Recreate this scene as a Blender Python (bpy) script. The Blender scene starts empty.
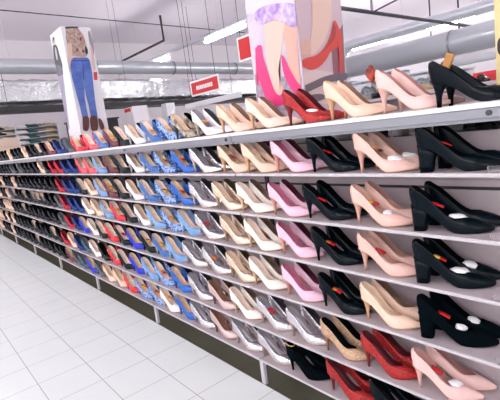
import bpy, bmesh, math, random
from mathutils import Vector, Matrix
random.seed(7)
SC = bpy.context.scene
COL = SC.collection
PI = math.pi
CZ = 4.828

# ------------------------------------------------------------------ helpers
def lin(c):
    c = c / 255.0
    return c / 12.92 if c <= 0.04045 else ((c + 0.055) / 1.055) ** 2.4
def rgb(t):
    return (lin(t[0]), lin(t[1]), lin(t[2]), 1.0)

MATS = {}
def mat(name, col, rough=0.5, metal=0.0, kind=None, col2=None, scale=40.0, coat=0.0, emit=0.0, bump=0.0, trans=0.0, spec=0.5):
    if name in MATS:
        return MATS[name]
    m = bpy.data.materials.new(name)
    m.use_nodes = True
    nt = m.node_tree
    b = nt.nodes['Principled BSDF']
    b.inputs['Base Color'].default_value = rgb(col)
    b.inputs['Roughness'].default_value = rough
    b.inputs['Metallic'].default_value = metal
    b.inputs['Coat Weight'].default_value = coat
    b.inputs['Coat Roughness'].default_value = 0.12
    b.inputs['Specular IOR Level'].default_value = spec
    if trans:
        b.inputs['Transmission Weight'].default_value = trans
        b.inputs['IOR'].default_value = 1.2
    if emit:
        b.inputs['Emission Color'].default_value = (1.0, 0.985, 0.97, 1)
        b.inputs['Emission Strength'].default_value = emit
    L = nt.links
    if kind or bump:
        tc = nt.nodes.new('ShaderNodeTexCoord')
    if kind == 'noise':
        n = nt.nodes.new('ShaderNodeTexNoise'); n.inputs['Scale'].default_value = scale; n.inputs['Detail'].default_value = 4
        r = nt.nodes.new('ShaderNodeValToRGB')
        r.color_ramp.elements[0].position = 0.35; r.color_ramp.elements[0].color = rgb(col)
        r.color_ramp.elements[1].position = 0.65; r.color_ramp.elements[1].color = rgb(col2)
        L.new(tc.outputs['Object'], n.inputs['Vector']); L.new(n.outputs['Fac'], r.inputs['Fac']); L.new(r.outputs['Color'], b.inputs['Base Color'])
    elif kind in ('flakes', 'floral'):
        v = nt.nodes.new('ShaderNodeTexVoronoi'); v.inputs['Scale'].default_value = scale
        r = nt.nodes.new('ShaderNodeValToRGB')
        e = r.color_ramp.elements
        if kind == 'flakes':
            e[0].position = 0.1; e[0].color = rgb(col); e[1].position = 0.9; e[1].color = rgb(col2)
            sx = nt.nodes.new('ShaderNodeSeparateColor')
            L.new(v.outputs['Color'], sx.inputs['Color']); L.new(sx.outputs['Red'], r.inputs['Fac'])
            bp = nt.nodes.new('ShaderNodeBump'); bp.inputs['Strength'].default_value = 0.6; bp.inputs['Distance'].default_value = 0.002
            L.new(sx.outputs['Green'], bp.inputs['Height']); L.new(bp.outputs['Normal'], b.inputs['Normal'])
        else:
            r.color_ramp.interpolation = 'CONSTANT'
            e[0].position = 0.0; e[0].color = rgb((24, 34, 70)); e[1].position = 0.26; e[1].color = rgb(col)
            x = e.new(0.48); x.color = rgb(col2)
            L.new(v.outputs['Distance'], r.inputs['Fac'])
        L.new(tc.outputs['Object'], v.inputs['Vector']); L.new(r.outputs['Color'], b.inputs['Base Color'])
    if bump:
        n = nt.nodes.new('ShaderNodeTexNoise'); n.inputs['Scale'].default_value = scale; n.inputs['Detail'].default_value = 5
        bp = nt.nodes.new('ShaderNodeBump'); bp.inputs['Strength'].default_value = bump; bp.inputs['Distance'].default_value = 0.02
        L.new(tc.outputs['Object'], n.inputs['Vector']); L.new(n.outputs['Fac'], bp.inputs['Height']); L.new(bp.outputs['Normal'], b.inputs['Normal'])
    MATS[name] = m
    return m

def tag(o, label=None, cat=None, group=None, kind=None):
    if label: o['label'] = label
    if cat: o['category'] = cat
    if group: o['group'] = group
    if kind: o['kind'] = kind
    return o

def empty(name, loc=(0, 0, 0), rz=0.0):
    o = bpy.data.objects.new(name, None)
    o.empty_display_size = 0.05
    COL.objects.link(o)
    o.location = loc
    o.rotation_euler = (0, 0, rz)
    return o

def link(name, me, parent=None):
    o = bpy.data.objects.new(name, me)
    COL.objects.link(o)
    if parent: o.parent = parent
    return o

def mesh_of(name, bm, mats, smooth=False):
    me = bpy.data.meshes.new(name)
    bmesh.ops.recalc_face_normals(bm, faces=bm.faces)
    bm.to_mesh(me); bm.free()
    for m in (mats if isinstance(mats, (list, tuple)) else [mats]):
        me.materials.append(m)
    if smooth:
        for p in me.polygons: p.use_smooth = True
    return me

def obj(name, bm, mats, parent=None, smooth=False):
    return link(name, mesh_of(name, bm, mats, smooth), parent)

def box(bm, lo, hi, mi=0, bevel=0.0):
    vs = [bm.verts.new((x, y, z)) for x in (lo[0], hi[0]) for y in (lo[1], hi[1]) for z in (lo[2], hi[2])]
    fs = []
    for q in ((0, 1, 3, 2), (4, 6, 7, 5), (0, 4, 5, 1), (2, 3, 7, 6), (0, 2, 6, 4), (1, 5, 7, 3)):
        f = bm.faces.new([vs[i] for i in q]); f.material_index = mi; fs.append(f)
    if bevel:
        es = list({e for f in fs for e in f.edges})
        r = bmesh.ops.bevel(bm, geom=es, offset=bevel, segments=2, affect='EDGES', profile=0.5)
        for f in r['faces']: f.material_index = mi
    return vs

def tube(bm, pts, rad, n=12, mi=0, cap=True):
    """round tube along a polyline"""
    pts = [Vector(p) for p in pts]
    rads = rad if isinstance(rad, (list, tuple)) else [rad] * len(pts)
    rings = []
    for i, p in enumerate(pts):
        d = (pts[min(i + 1, len(pts) - 1)] - pts[max(i - 1, 0)]).normalized()
        a = Vector((0, 0, 1)) if abs(d.z) < 0.9 else Vector((1, 0, 0))
        u = d.cross(a).normalized(); v = d.cross(u)
        rings.append([bm.verts.new(p + (u * math.cos(2 * PI * k / n) + v * math.sin(2 * PI * k / n)) * rads[i]) for k in range(n)])
    for a, b in zip(rings, rings[1:]):
        for k in range(n):
            f = bm.faces.new((a[k], a[(k + 1) % n], b[(k + 1) % n], b[k])); f.material_index = mi
    if cap:
        for r in (rings[0], rings[-1]):
            f = bm.faces.new(r); f.material_index = mi

# ------------------------------------------------------------------ camera
R = [[0.76081608, 0.20241343, -0.61659362],
     [-0.63639773, 0.04660941, -0.76995162],
     [-0.12710948, 0.97819035, 0.16427664]]
EYE = Vector((0, 0, 1.40))
cam = bpy.data.cameras.new('camera')
cam.sensor_width = 36.0
cam.lens = 36.0 * 429.5 / 500.0
cam.clip_start = 0.05; cam.clip_end = 200
co = bpy.data.objects.new('camera', cam)
COL.objects.link(co)
M = Matrix(R).to_4x4(); M.translation = EYE
co.matrix_world = M
SC.camera = co

def trace(px, py, axis, value):
    """where a point seen at (px, py) of the picture lies on the plane  axis = value"""
    d = Matrix(R) @ Vector((px - 250.0, -(py - 200.0), -429.5))
    t = (value - EYE[axis]) / d[axis]
    return EYE + d * t

# ------------------------------------------------------------------ materials of the place
m_white = mat('white enamel', (226, 224, 228), 0.35)
m_shelf = mat('shelf enamel', (182, 170, 174), 0.4, kind='noise', col2=(172, 160, 164), scale=6)
m_rail = mat('shelf rail', (190, 184, 188), 0.3)
m_chrome = mat('brushed rail', (150, 150, 157), 0.3, 0.6)
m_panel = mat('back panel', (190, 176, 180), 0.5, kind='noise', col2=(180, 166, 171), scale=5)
m_gapboard = mat('dark gap board', (58, 56, 62), 0.6)
m_dark = mat('dark metal', (52, 50, 54), 0.45, 0.3)
m_post = mat('slotted post', (70, 68, 72), 0.45, 0.4)
m_galv = mat('galvanised duct', (200, 204, 211), 0.33, 0.5, bump=0.05, scale=3)
m_foil = mat('crinkled foil', (205, 205, 208), 0.26, 0.85, bump=1.0, scale=9)
m_ceil = mat('ceiling paint', (238, 229, 239), 0.9)
m_wall = mat('wall paint', (232, 226, 231), 0.9)
m_tube = mat('lit diffuser', (255, 255, 255), 0.5, emit=32.0)
m_red = mat('sign red', (206, 14, 26), 0.4)
m_signw = mat('sign white', (244, 240, 240), 0.4)
m_acryl = mat('clear acrylic', (250, 250, 250), 0.05, trans=0.95)

# ------------------------------------------------------------------ setting
TILE = 0.3018
def floor_material():
    m = bpy.data.materials.new('floor tiles'); m.use_nodes = True
    nt = m.node_tree; L = nt.links; b = nt.nodes['Principled BSDF']
    g = nt.nodes.new('ShaderNodeNewGeometry'); s = nt.nodes.new('ShaderNodeSeparateXYZ')
    L.new(g.outputs['Position'], s.inputs['Vector'])
    def mth(op, a, bb=None):
        n = nt.nodes.new('ShaderNodeMath'); n.operation = op
        for i, v in enumerate((a, bb)):
            if v is None: continue
            if isinstance(v, (int, float)): n.inputs[i].default_value = v
            else: L.new(v, n.inputs[i])
        return n.outputs[0]
    def line(sock, off, half):
        t = mth('DIVIDE', mth('SUBTRACT', sock, off), TILE)
        fr = mth('ABSOLUTE', mth('SUBTRACT', t, mth('ROUND', t)))
        return mth('LESS_THAN', fr, half / TILE)
    gx = line(s.outputs['X'], 1.3206, 0.0022); gy = line(s.outputs['Y'], 1.9556, 0.0019)
    gr = mth('MAXIMUM', gx, gy)
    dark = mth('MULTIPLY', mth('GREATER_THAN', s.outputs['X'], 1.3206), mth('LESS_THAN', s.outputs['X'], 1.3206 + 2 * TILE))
    nz = nt.nodes.new('ShaderNodeTexNoise'); nz.inputs['Scale'].default_value = 3.0; nz.inputs['Detail'].default_value = 5
    L.new(g.outputs['Position'], nz.inputs['Vector'])
    def mix(f, a, c):
        n = nt.nodes.new('ShaderNodeMix'); n.data_type = 'RGBA'
        L.new(f, n.inputs[0])
        for i, v in ((6, a), (7, c)):
            if isinstance(v, tuple): n.inputs[i].default_value = v
            else: L.new(v, n.inputs[i])
        return n.outputs[2]
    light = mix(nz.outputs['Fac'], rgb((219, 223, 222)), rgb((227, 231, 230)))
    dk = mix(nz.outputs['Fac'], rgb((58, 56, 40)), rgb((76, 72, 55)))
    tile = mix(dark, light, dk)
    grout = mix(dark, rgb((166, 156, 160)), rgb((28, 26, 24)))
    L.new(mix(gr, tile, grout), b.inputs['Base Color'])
    b.inputs['Roughness'].default_value = 0.45
    b.inputs['Specular IOR Level'].default_value = 0.3
    return m
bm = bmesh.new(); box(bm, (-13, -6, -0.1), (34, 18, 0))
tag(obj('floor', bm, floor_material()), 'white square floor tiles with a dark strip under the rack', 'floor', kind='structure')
bm = bmesh.new(); box(bm, (-13, -6, 4.83), (34, 18, 4.93))
tag(obj('ceiling', bm, m_ceil), 'pale flat ceiling of the store', 'ceiling', kind='structure')
bm = bmesh.new(); box(bm, (-13, 14.5, 0), (34, 14.7, 4.83))
tag(obj('wall_back', bm, m_wall), 'plain pale wall at the far end', 'wall', kind='structure')
bm = bmesh.new(); box(bm, (34, -6, 0), (34.2, 14.5, 4.83))
tag(obj('wall_right', bm, m_wall), 'pale wall far beyond the racks on the right', 'wall', kind='structure')

# ------------------------------------------------------------------ shoe shelves
XF, XB = 1.32, 1.534
ZS = {1: 1.385, 2: 1.180, 3: 0.975, 4: 0.783, 5: 0.572, 6: 0.350, 7: 0.151}
ORD = {1: 'top', 2: 'second', 3: 'third', 4: 'fourth', 5: 'fifth', 6: 'sixth', 7: 'bottom'}
NUM = ['zeroth', 'first', 'second', 'third', 'fourth', 'fifth', 'sixth', 'seventh', 'eighth', 'ninth', 'tenth', 'eleventh', 'twelfth']
Y0, BAY, NB = 0.48, 1.26, 8

def bay_meshes(first):
    out = {}
    a, b = 0.004, BAY - 0.004
    bm = bmesh.new(); box(bm, (XF + 0.004, a, -0.008), (XB - 0.001, b, 0.0)); out['deck'] = mesh_of('deck', bm, m_shelf)
    bm = bmesh.new(); box(bm, (XF - 0.002, a, -0.011), (XF + 0.004, b, 0.0015), bevel=0.001); out['price_rail'] = mesh_of('price_rail', bm, m_rail)
    return out
def top_meshes():
    out = {}
    a, b = 0.003, BAY - 0.003
    bm = bmesh.new(); box(bm, (XF + 0.004, a, -0.012), (1.86, b, 0.0)); out['deck'] = mesh_of('deck', bm, m_shelf)
    bm = bmesh.new(); box(bm, (XF - 0.006, a, -0.014), (XF + 0.004, b, 0.001), bevel=0.0015); out['price_rail'] = mesh_of('price_rail', bm, m_white)
    bm = bmesh.new()
    box(bm, (XF + 0.001, a, -0.044), (XF + 0.012, b, -0.014), bevel=0.002)
    box(bm, (XF + 0.012, a, -0.054), (XF + 0.02, b, -0.0125))
    out['front_beam'] = mesh_of('front_beam', bm, m_chrome)
    bm = bmesh.new(); tube(bm, [(XF - 0.004, 0.04, -0.029), (XF + 0.001, 0.04, -0.029)], 0.008, 14); tube(bm, [(XF - 0.0055, 0.04, -0.029), (XF - 0.004, 0.04, -0.029)], 0.0045, 6)
    out['bolt'] = mesh_of('bolt', bm, m_post)
    return out
BAYM, TOPM = bay_meshes(False), top_meshes()
bm = bmesh.new(); box(bm, (XF + 0.01, 0.008, 0.0), (XB - 0.04, 0.011, 0.03)); box(bm, (XF + 0.001, 0.008, -0.004), (XF + 0.012, 0.05, 0.022))
ENDM = mesh_of('end_stop', bm, m_acryl)
bayname = lambda k: NUM[k + 1] + ' bay from the right' if k else 'nearest bay at the right'
for s in range(1, 8):
    for k in range(NB):
        t = empty('display_shelf', (0, Y0 + k * BAY, ZS[s]))
        tag(t, 'pale metal %s shelf of the shoe rack, %s' % (ORD[s], bayname(k)), 'shelf', 'shelves of the shoe rack')
        for nme, me in (TOPM if s == 1 else BAYM).items():
            link(nme, me, t)
        if k == 0 and s > 1:
            tag(link('end_stop', ENDM, t), 'clear plastic end stop')

# back panels: two strips per level with the slot between them
for s in range(2, 8):
    up = (ZS[s - 1] - ZS[s]) - 0.014
    out = []
    for m in (m_panel, m_gapboard):  # dark board added in the far bays stands in for the dim open back
        bm = bmesh.new(); box(bm, (XB, 0.012, 0.0), (XB + 0.006, BAY - 0.012, 0.112))
        if s > 2: box(bm, (XB, 0.012, 0.124), (XB + 0.006, BAY - 0.012, up))
        out.append(mesh_of('back_panel', bm, m))
    bm = bmesh.new(); box(bm, (XB + 0.0062, 0.03, 0.104), (XB + 0.0078, BAY - 0.03, 0.132 if s > 2 else 0.1118)); rl = mesh_of('slot_backing', bm, m_dark)  # dark strip added behind the slot so the gap reads dark
    for k in range(NB):
        o = link('back_panel', out[0] if k < 2 else out[1]); link('slot_backing', rl, o); o.location = (0, Y0 + k * BAY, ZS[s])
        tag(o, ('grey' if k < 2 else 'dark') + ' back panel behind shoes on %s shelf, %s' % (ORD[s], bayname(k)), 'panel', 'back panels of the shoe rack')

def upright():
    out = {}
    bm = bmesh.new(); box(bm, (XB + 0.008, -0.016, 0.03), (XB + 0.05, 0.016, 1.37), bevel=0.002)
    out['post'] = mesh_of('post', bm, m_post)
    bm = bmesh.new(); box(bm, (XB - 0.012, -0.011, 0.16), (XB + 0.002, 0.011, 1.365))
    out['slotted_strip'] = mesh_of('slotted_strip', bm, m_post)
    bm = bmesh.new()
    b = box(bm, (XF + 0.002, -0.017, 0.0), (XF + 0.022, 0.013, 0.139), bevel=0.002)
    out['front_leg'] = mesh_of('front_leg', bm, m_rail)
    bm = bmesh.new(); box(bm, (XF + 0.022, -0.012, 0.105), (1.83, 0.012, 0.138)); box(bm, (1.80, -0.012, 0.0), (1.83, 0.012, 0.106)); box(bm, (XB + 0.008, -0.012, 0), (XB + 0.05, 0.012, 0.104))
    out['base_bar'] = mesh_of('base_bar', bm, m_shelf)
    return out
UP = upright()
for k in range(NB + 1):
    t = empty('rack_upright', (0, Y0 + k * BAY, 0))
    tag(t, 'upright of the shoe rack with white front leg, %s' % ('at the near end' if k == 0 else NUM[k] + ' leg seen from the right'), 'rack upright', 'uprights of the shoe rack')
    for nme, me in UP.items(): link(nme, me, t)

# ------------------------------------------------------------------ pumps
def spline(pts, x):
    """Catmull-Rom through (x, y) points"""
    n = len(pts)
    if x <= pts[0][0]: return pts[0][1]
    if x >= pts[-1][0]: return pts[-1][1]
    for i in range(n - 1):
        if pts[i][0] <= x <= pts[i + 1][0]: break
    def slope(j):
        if j == 0: return (pts[1][1] - pts[0][1]) / (pts[1][0] - pts[0][0])
        if j == n - 1: return (pts[-1][1] - pts[-2][1]) / (pts[-1][0] - pts[-2][0])
        return (pts[j + 1][1] - pts[j - 1][1]) / (pts[j + 1][0] - pts[j - 1][0])
    h = pts[i + 1][0] - pts[i][0]; t = (x - pts[i][0]) / h
    a, b = pts[i][1], pts[i + 1][1]
    return (2 * t**3 - 3 * t**2 + 1) * a + (t**3 - 2 * t**2 + t) * h * slope(i) + (-2 * t**3 + 3 * t**2) * b + (t**3 - t**2) * h * slope(i + 1)

SHAPES = {
    'stiletto': dict(L=0.238, H=0.094, heel='stiletto', toe='point'),
    'block': dict(L=0.256, H=0.090, heel='block', toe='almond', full=1.08),
    'low': dict(L=0.238, H=0.094, heel='stiletto', toe='almond', thr=0.80),
    'kitten': dict(L=0.256, H=0.084, heel='kitten', toe='almond'),
    'cone': dict(L=0.222, H=0.094, heel='cone', toe='almond'),
}
def pump_parts(shape, hand=1, ns=26, nu=7):
    """returns dict of bmeshes: upper, insole, heel, sole. Toe towards +X, heel back at x=0, bottom at z=0"""
    S = SHAPES[shape]; L, H = S['L'], S['H']
    def zb(x):
        a, b = 0.036, 0.585 * L
        if x <= a: return H - 0.09 * H * max(x, 0) / a
        if x < b:
            t = (x - a) / (b - a); sm = t * t * (3 - 2 * t) * 0.62 + (1 - (1 - t) ** 1.25) * 0.38
            return H * 0.91 + (0.0045 - H * 0.91) * sm
        return 0.0045 + 0.007 * ((x - b) / (L - b)) ** 2
    toe = S['toe']
    W = [(0, 0.0), (0.012, 0.0115), (0.05, 0.0222), (0.11, 0.0285), (0.2, 0.0305), (0.33, 0.0290), (0.46, 0.0325), (0.57, 0.0385), (0.66, 0.0395)]
    W += [(0.76, 0.0345), (0.86, 0.0240), (0.94, 0.0135), (0.985, 0.006), (1.0, 0.0005)] if toe == 'point' else [(0.76, 0.0365), (0.86, 0.0295), (0.94, 0.0205), (0.985, 0.0105), (1.0, 0.0005)]
    T = [(0, 0.063), (0.05, 0.0605), (0.13, 0.0535), (0.25, 0.0455), (0.39, 0.0405), (0.52, 0.0385), (0.62, 0.041), (0.70, 0.0405), (0.8, 0.0335), (0.9, 0.0225), (0.97, 0.0135), (1, 0.008)]
    W = [(a, b * 0.95) for a, b in W]
    if S.get('full'): T = [(a, b * S['full']) for a, b in T]
    thr = S.get('thr', 0.72)
    def yt(t, w):
        if t < 0.2: return w * 0.88
        if t >= thr: return 0.0
        return w * 0.88 * max(0.0, 1 - ((t - 0.2) / (thr - 0.2)) ** 1.8) ** 0.62
    # stations: dense at both ends and a station exactly at the throat
    ts = sorted(set([round(0.5 - 0.5 * math.cos(PI * i / ns), 5) for i in range(ns + 1)] + [thr, thr - 0.015, thr - 0.035]))
    def skew(t): return hand * 0.006 * math.sin(PI * min(1, max(0, (t - 0.25) / 0.75)))
    def sect(t, off, base):
        x = t * L
        w = max(spline(W, t) - off, 0.0002); h = spline(T, t)
        y2 = max(yt(t, spline(W, t)) - off * 0.4, 0.0) if t < thr else 0.0
        pts = []
        for j in range(nu + 1):
            u = j / nu
            y = y2 + (w - y2) * math.cos(PI * u / 2) ** (0.9 if t < 0.4 else 1.0)
            z = zb(x) + base + (h - base - (off * 0.6 if t >= thr else 0)) * math.sin(PI * u / 2) ** 1.05
            k = max(0.0, 1 - t / 0.12)
            xx = x + k * (-0.007 * math.sin(PI * u ** 1.2) + 0.006 * u * u + 0.002) + k * off
            pts.append((xx, y, z))
        return pts
    res = {}
    for nme, off, base in (('upper', 0.0, 0.0), ('insole', 0.0016, 0.003)):
        bm = bmesh.new()
        rows = []
        for t in ts:
            p = sect(t, off, base)
            lft = [bm.verts.new((x, y + skew(t), z)) for x, y, z in p]
            rgt = [bm.verts.new((x, -y + skew(t), z)) for x, y, z in p]
            rows.append((lft, rgt))
        for a, b in zip(rows, rows[1:]):
            for side in (0, 1):
                for j in range(nu):
                    bm.faces.new((a[side][j], b[side][j], b[side][j + 1], a[side][j + 1]))
            if nme == 'insole':
                bm.faces.new((a[0][0], b[0][0], b[1][0], a[1][0]))
        bmesh.ops.remove_doubles(bm, verts=bm.verts, dist=0.0004)
        res[nme] = bm
    # outsole slab
    bm = bmesh.new(); rows = []
    for t in ts:
        x = t * L; w = max(spline(W, t) * 0.985 + 0.0006, 0.0004); z = zb(x)
        th = 0.0035
        rows.append([bm.verts.new((x - (0.001 if t < 0.02 else 0), s * w + skew(t), z - d + (0.0002))) for s, d in ((1, 0), (1, th), (-1, th), (-1, 0))])
    for a, b in zip(rows, rows[1:]):
        for j in range(4):
            bm.faces.new((a[j], a[(j + 1) % 4], b[(j + 1) % 4], b[j]))
    bm.faces.new(rows[0]); bm.faces.new(rows[-1])
    res['sole'] = bm
    # heel
    prof = {'stiletto': [(0, .0295, .0275, .0262), (.08, .0285, .0225, .0215), (.2, .0255, .0150, .0150), (.4, .0235, .0092, .0098), (.7, .0232, .0058, .0062), (1, .0235, .0048, .0050)],
            'cone': [(0, .0275, .0255, .0235), (.12, .0260, .0200, .0195), (.35, .0225, .0140, .0145), (.7, .0190, .0090, .0095), (1, .0180, .0075, .0080)],
            'kitten': [(0, .0310, .0290, .0262), (.12, .0285, .0215, .0205), (.3, .0255, .0140, .0150), (.6, .0240, .0090, .0095), (1, .0240, .0070, .0080)],
            'block': [(0, .0345, .0325, .0275), (.3, .0320, .0275, .0265), (.7, .0300, .0235, .0245), (1, .0295, .0220, .0235)]}[S['heel']]
    bm = bmesh.new(); n = 14; rows = []
    e = 0.55 if S['heel'] == 'block' else 0.85
    for f, c, a, b in prof:
        ring = []
        for k in range(n):
            q = 2 * PI * k / n
            cx = math.copysign(abs(math.cos(q)) ** e, math.cos(q)); sy = math.copysign(abs(math.sin(q)) ** e, math.sin(q))
            x = c + a * cx; y = b * sy
            if f < 0.15 and x < 0.02: y *= max(0.35, math.sqrt(max(0.0, 1 - ((0.02 - x) / 0.022) ** 2)))
            top = zb(max(x, 0)) - 0.0015
            ring.append(bm.verts.new((x, y, top * (1 - f) + 0.0)))
        rows.append(ring)
    for a, b in zip(rows, rows[1:]):
        for k in range(n): bm.faces.new((a[k], a[(k + 1) % n], b[(k + 1) % n], b[k]))
    bm.faces.new(rows[0]); bm.faces.new(rows[-1])
    res['heel'] = bm
    return res

# finish: (name, colour, kwargs)
def leather(n, c, r=0.38, **k): return mat(n, c, r, **k)
I_BEIGE = mat('beige insole', (250, 224, 200), 0.6, kind='noise', col2=(236, 204, 176), scale=12)
I_PALE = mat('pale insole', (255, 238, 224), 0.6, kind='noise', col2=(250, 224, 208), scale=12)
I_BROWN = mat('brown insole', (150, 104, 78), 0.6)
I_GREY = mat('grey insole', (120, 114, 120), 0.5)
I_SILV = mat('silver insole', (184, 178, 186), 0.35, 0.3)
I_ROSE = mat('rose insole', (206, 120, 148), 0.6)
I_BLACK = mat('black insole', (5, 10, 14), 0.6, spec=0.08)
I_NUDE = mat('nude insole', (226, 184, 166), 0.6)
I_WINE = mat('wine insole', (92, 22, 34), 0.6)
BLK = mat('black leather', (1, 12, 20), 0.26, spec=0.12)
STYLES = {
 # key: (phrase, group, shape, upper, insole, heel)
 'block': ('black block-heeled pump', 'black block-heeled pumps', 'block', BLK, I_BLACK, BLK),
 'sblock': ('black suede block-heeled pump', 'black suede block-heeled pumps', 'block', mat('black suede', (1, 9, 15), 0.85, spec=0.05), I_BLACK, mat('black suede', (0, 0, 0))),
 'kitten': ('dark navy low-heeled pump', 'dark navy low-heeled pumps', 'kitten', mat('dark navy leather', (2, 10, 20), 0.25, spec=0.12), I_BLACK, mat('dark navy leather', (0, 0, 0))),
 'nude': ('pale pink-nude pump', 'pale pink-nude pumps', 'stiletto', leather('nude leather', (228, 184, 172)), I_NUDE, leather('nude heel', (214, 164, 146))),
 'pnude': ('light rosy nude pump', 'light rosy nude pumps', 'stiletto', leather('rosy nude leather', (230, 190, 184)), mat('rosy insole', (206, 158, 150), 0.6), leather('rosy heel', (222, 176, 166))),
 'beige': ('beige pump', 'beige pumps', 'stiletto', leather('beige leather', (234, 198, 176)), I_BEIGE, leather('beige heel', (206, 160, 120))),
 'cream': ('cream pump', 'cream pumps', 'stiletto', leather('cream leather', (238, 210, 192)), I_BEIGE, leather('cream heel', (214, 172, 134))),
 'navy': ('black stiletto pump', 'black stiletto pumps', 'stiletto', mat('black patent', (1, 12, 20), 0.18, spec=0.14), I_BLACK, mat('black patent', (0, 0, 0))),
 'pink': ('candy pink pump', 'candy pink pumps', 'stiletto', leather('pink leather', (238, 190, 210)), I_ROSE, leather('pink heel', (206, 140, 130))),
 'white': ('white pump', 'white pumps', 'stiletto', leather('white leather', (246, 236, 228)), I_PALE, leather('white heel', (206, 170, 136))),
 'gold': ('pale gold pump', 'pale gold pumps', 'stiletto', mat('pale gold', (224, 203, 182), 0.26, 0.7), I_BEIGE, mat('pale gold heel', (190, 160, 120), 0.3, 0.6)),
 'silver': ('silver pump', 'silver pumps', 'stiletto', mat('silver leather', (212, 208, 215), 0.2, 0.88, bump=0.25, scale=70), I_SILV, mat('silver heel', (196, 180, 172), 0.3, 0.5)),
 'wsilver': ('white-silver pump', 'white-silver pumps', 'stiletto', mat('white silver', (236, 232, 238), 0.28, 0.35), I_SILV, mat('silver heel', (0, 0, 0))),
 'rose': ('dull rose metallic pump', 'dull rose metallic pumps', 'stiletto', mat('rose metal', (206, 178, 174), 0.35, 0.45), I_BROWN, mat('rose metal heel', (140, 110, 100), 0.4, 0.4)),
 'red': ('red glitter pump', 'red glitter pumps', 'stiletto', mat('red glitter', (92, 4, 10), 0.35, 0.2, kind='flakes', col2=(216, 44, 42), scale=420), I_WINE, mat('red heel', (120, 12, 20), 0.35)),
 'glit': ('gold glitter pump', 'gold glitter pumps', 'stiletto', mat('gold glitter', (160, 116, 84), 0.4, 0.3, kind='flakes', col2=(228, 196, 166), scale=420), I_BLACK, mat('gold glitter heel', (150, 104, 76), 0.4)),
 'floral': ('blue floral pump', 'blue floral pumps', 'low', mat('blue floral', (58, 100, 180), 0.5, kind='floral', col2=(146, 172, 216), scale=72), I_PALE, mat('blue floral', (0, 0, 0))),
 'denim': ('mid blue pump', 'mid blue pumps', 'low', mat('mid blue leather', (36, 92, 164), 0.35), I_PALE, mat('mid blue heel', (150, 170, 200), 0.4)),
 'lblue': ('light blue pump', 'light blue pumps', 'low', mat('light blue leather', (104, 152, 204), 0.3), I_PALE, mat('light blue heel', (170, 190, 214), 0.4)),
 'bpat': ('bright blue patent pump', 'bright blue patent pumps', 'low', mat('bright blue patent', (30, 94, 184), 0.18), I_BEIGE, mat('bright blue patent', (0, 0, 0))),
 'royal': ('royal blue pump', 'royal blue pumps', 'low', mat('royal blue suede', (22, 44, 190), 0.6), I_BEIGE, mat('royal blue suede', (0, 0, 0))),
 'blue': ('deep blue suede pump', 'deep blue suede pumps', 'stiletto', mat('deep blue suede', (16, 50, 120), 0.8), mat('deep blue lining', (14, 34, 84), 0.7), mat('deep blue suede', (0, 0, 0))),
 'teal': ('dull teal-blue pump', 'dull teal-blue pumps', 'stiletto', mat('teal leather', (30, 76, 104), 0.5), I_GREY, mat('teal leather', (0, 0, 0))),
 'wgrey': ('pale grey pump', 'pale grey pumps', 'low', mat('pale grey leather', (218, 214, 220), 0.4), I_BEIGE, mat('pale grey heel', (180, 176, 182), 0.4)),
 'bbeige': ('black pump with beige insole', 'black pumps with beige insoles', 'low', mat('green black leather', (6, 24, 29), 0.35, spec=0.15), I_PALE, mat('green black leather', (0, 0, 0))),
 'wine': ('wine red pump', 'wine red pumps', 'low', mat('wine leather', (98, 18, 34), 0.4), I_BEIGE, mat('wine leather', (0, 0, 0))),
 'scar': ('scarlet pump with pale insole', 'scarlet pumps with pale insoles', 'low', mat('scarlet leather', (214, 24, 44), 0.35), I_PALE, mat('scarlet leather', (0, 0, 0))),
 'coral': ('coral red pump', 'coral red pumps', 'low', mat('coral leather', (238, 74, 92), 0.4), I_PALE, mat('coral leather', (0, 0, 0))),
 'crim': ('crimson suede pump', 'crimson suede pumps', 'stiletto', mat('crimson suede', (176, 14, 48), 0.75), mat('crimson lining', (120, 10, 30), 0.7), mat('crimson suede', (0, 0, 0))),
 'grey': ('dark grey pump', 'dark grey pumps', 'stiletto', mat('dark grey leather', (74, 78, 84), 0.45), I_GREY, mat('dark grey leather', (0, 0, 0))),
 'mixed': ('light and dark two-tone pump', 'two-tone pumps', 'low', mat('two tone leather', (28, 56, 66), 0.45, kind='noise', col2=(216, 190, 160), scale=26), I_BEIGE, mat('two tone heel', (60, 50, 46), 0.4)),
 'bow': ('black suede pump with gold heel band', 'black pumps with gold heel bands', 'stiletto', mat('black suede', (0, 0, 0)), I_BLACK, mat('black suede', (0, 0, 0))),
}
I_DSIL, I_DGOLD, I_DTEAL, I_DROSE, I_DTAN = mat('dark silver interior', (70, 72, 78), 0.5), mat('dark gold interior', (112, 96, 74), 0.5), mat('dark teal interior', (12, 44, 66), 0.6), mat('dark rose interior', (112, 48, 66), 0.6), mat('dark tan interior', (160, 128, 110), 0.6)  # rear shoes: dark interior put into the insole colour, unlike their front mates
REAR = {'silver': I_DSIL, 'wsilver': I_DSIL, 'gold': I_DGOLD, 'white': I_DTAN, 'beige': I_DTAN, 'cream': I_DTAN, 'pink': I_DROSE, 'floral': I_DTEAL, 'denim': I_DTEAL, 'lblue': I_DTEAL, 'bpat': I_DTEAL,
        'royal': I_DTEAL, 'rose': I_DGOLD, 'wgrey': I_DSIL, 'bbeige': I_BLACK, 'scar': I_WINE, 'coral': I_WINE, 'wine': I_BLACK, 'mixed': I_BLACK, 'red': I_WINE}
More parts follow.
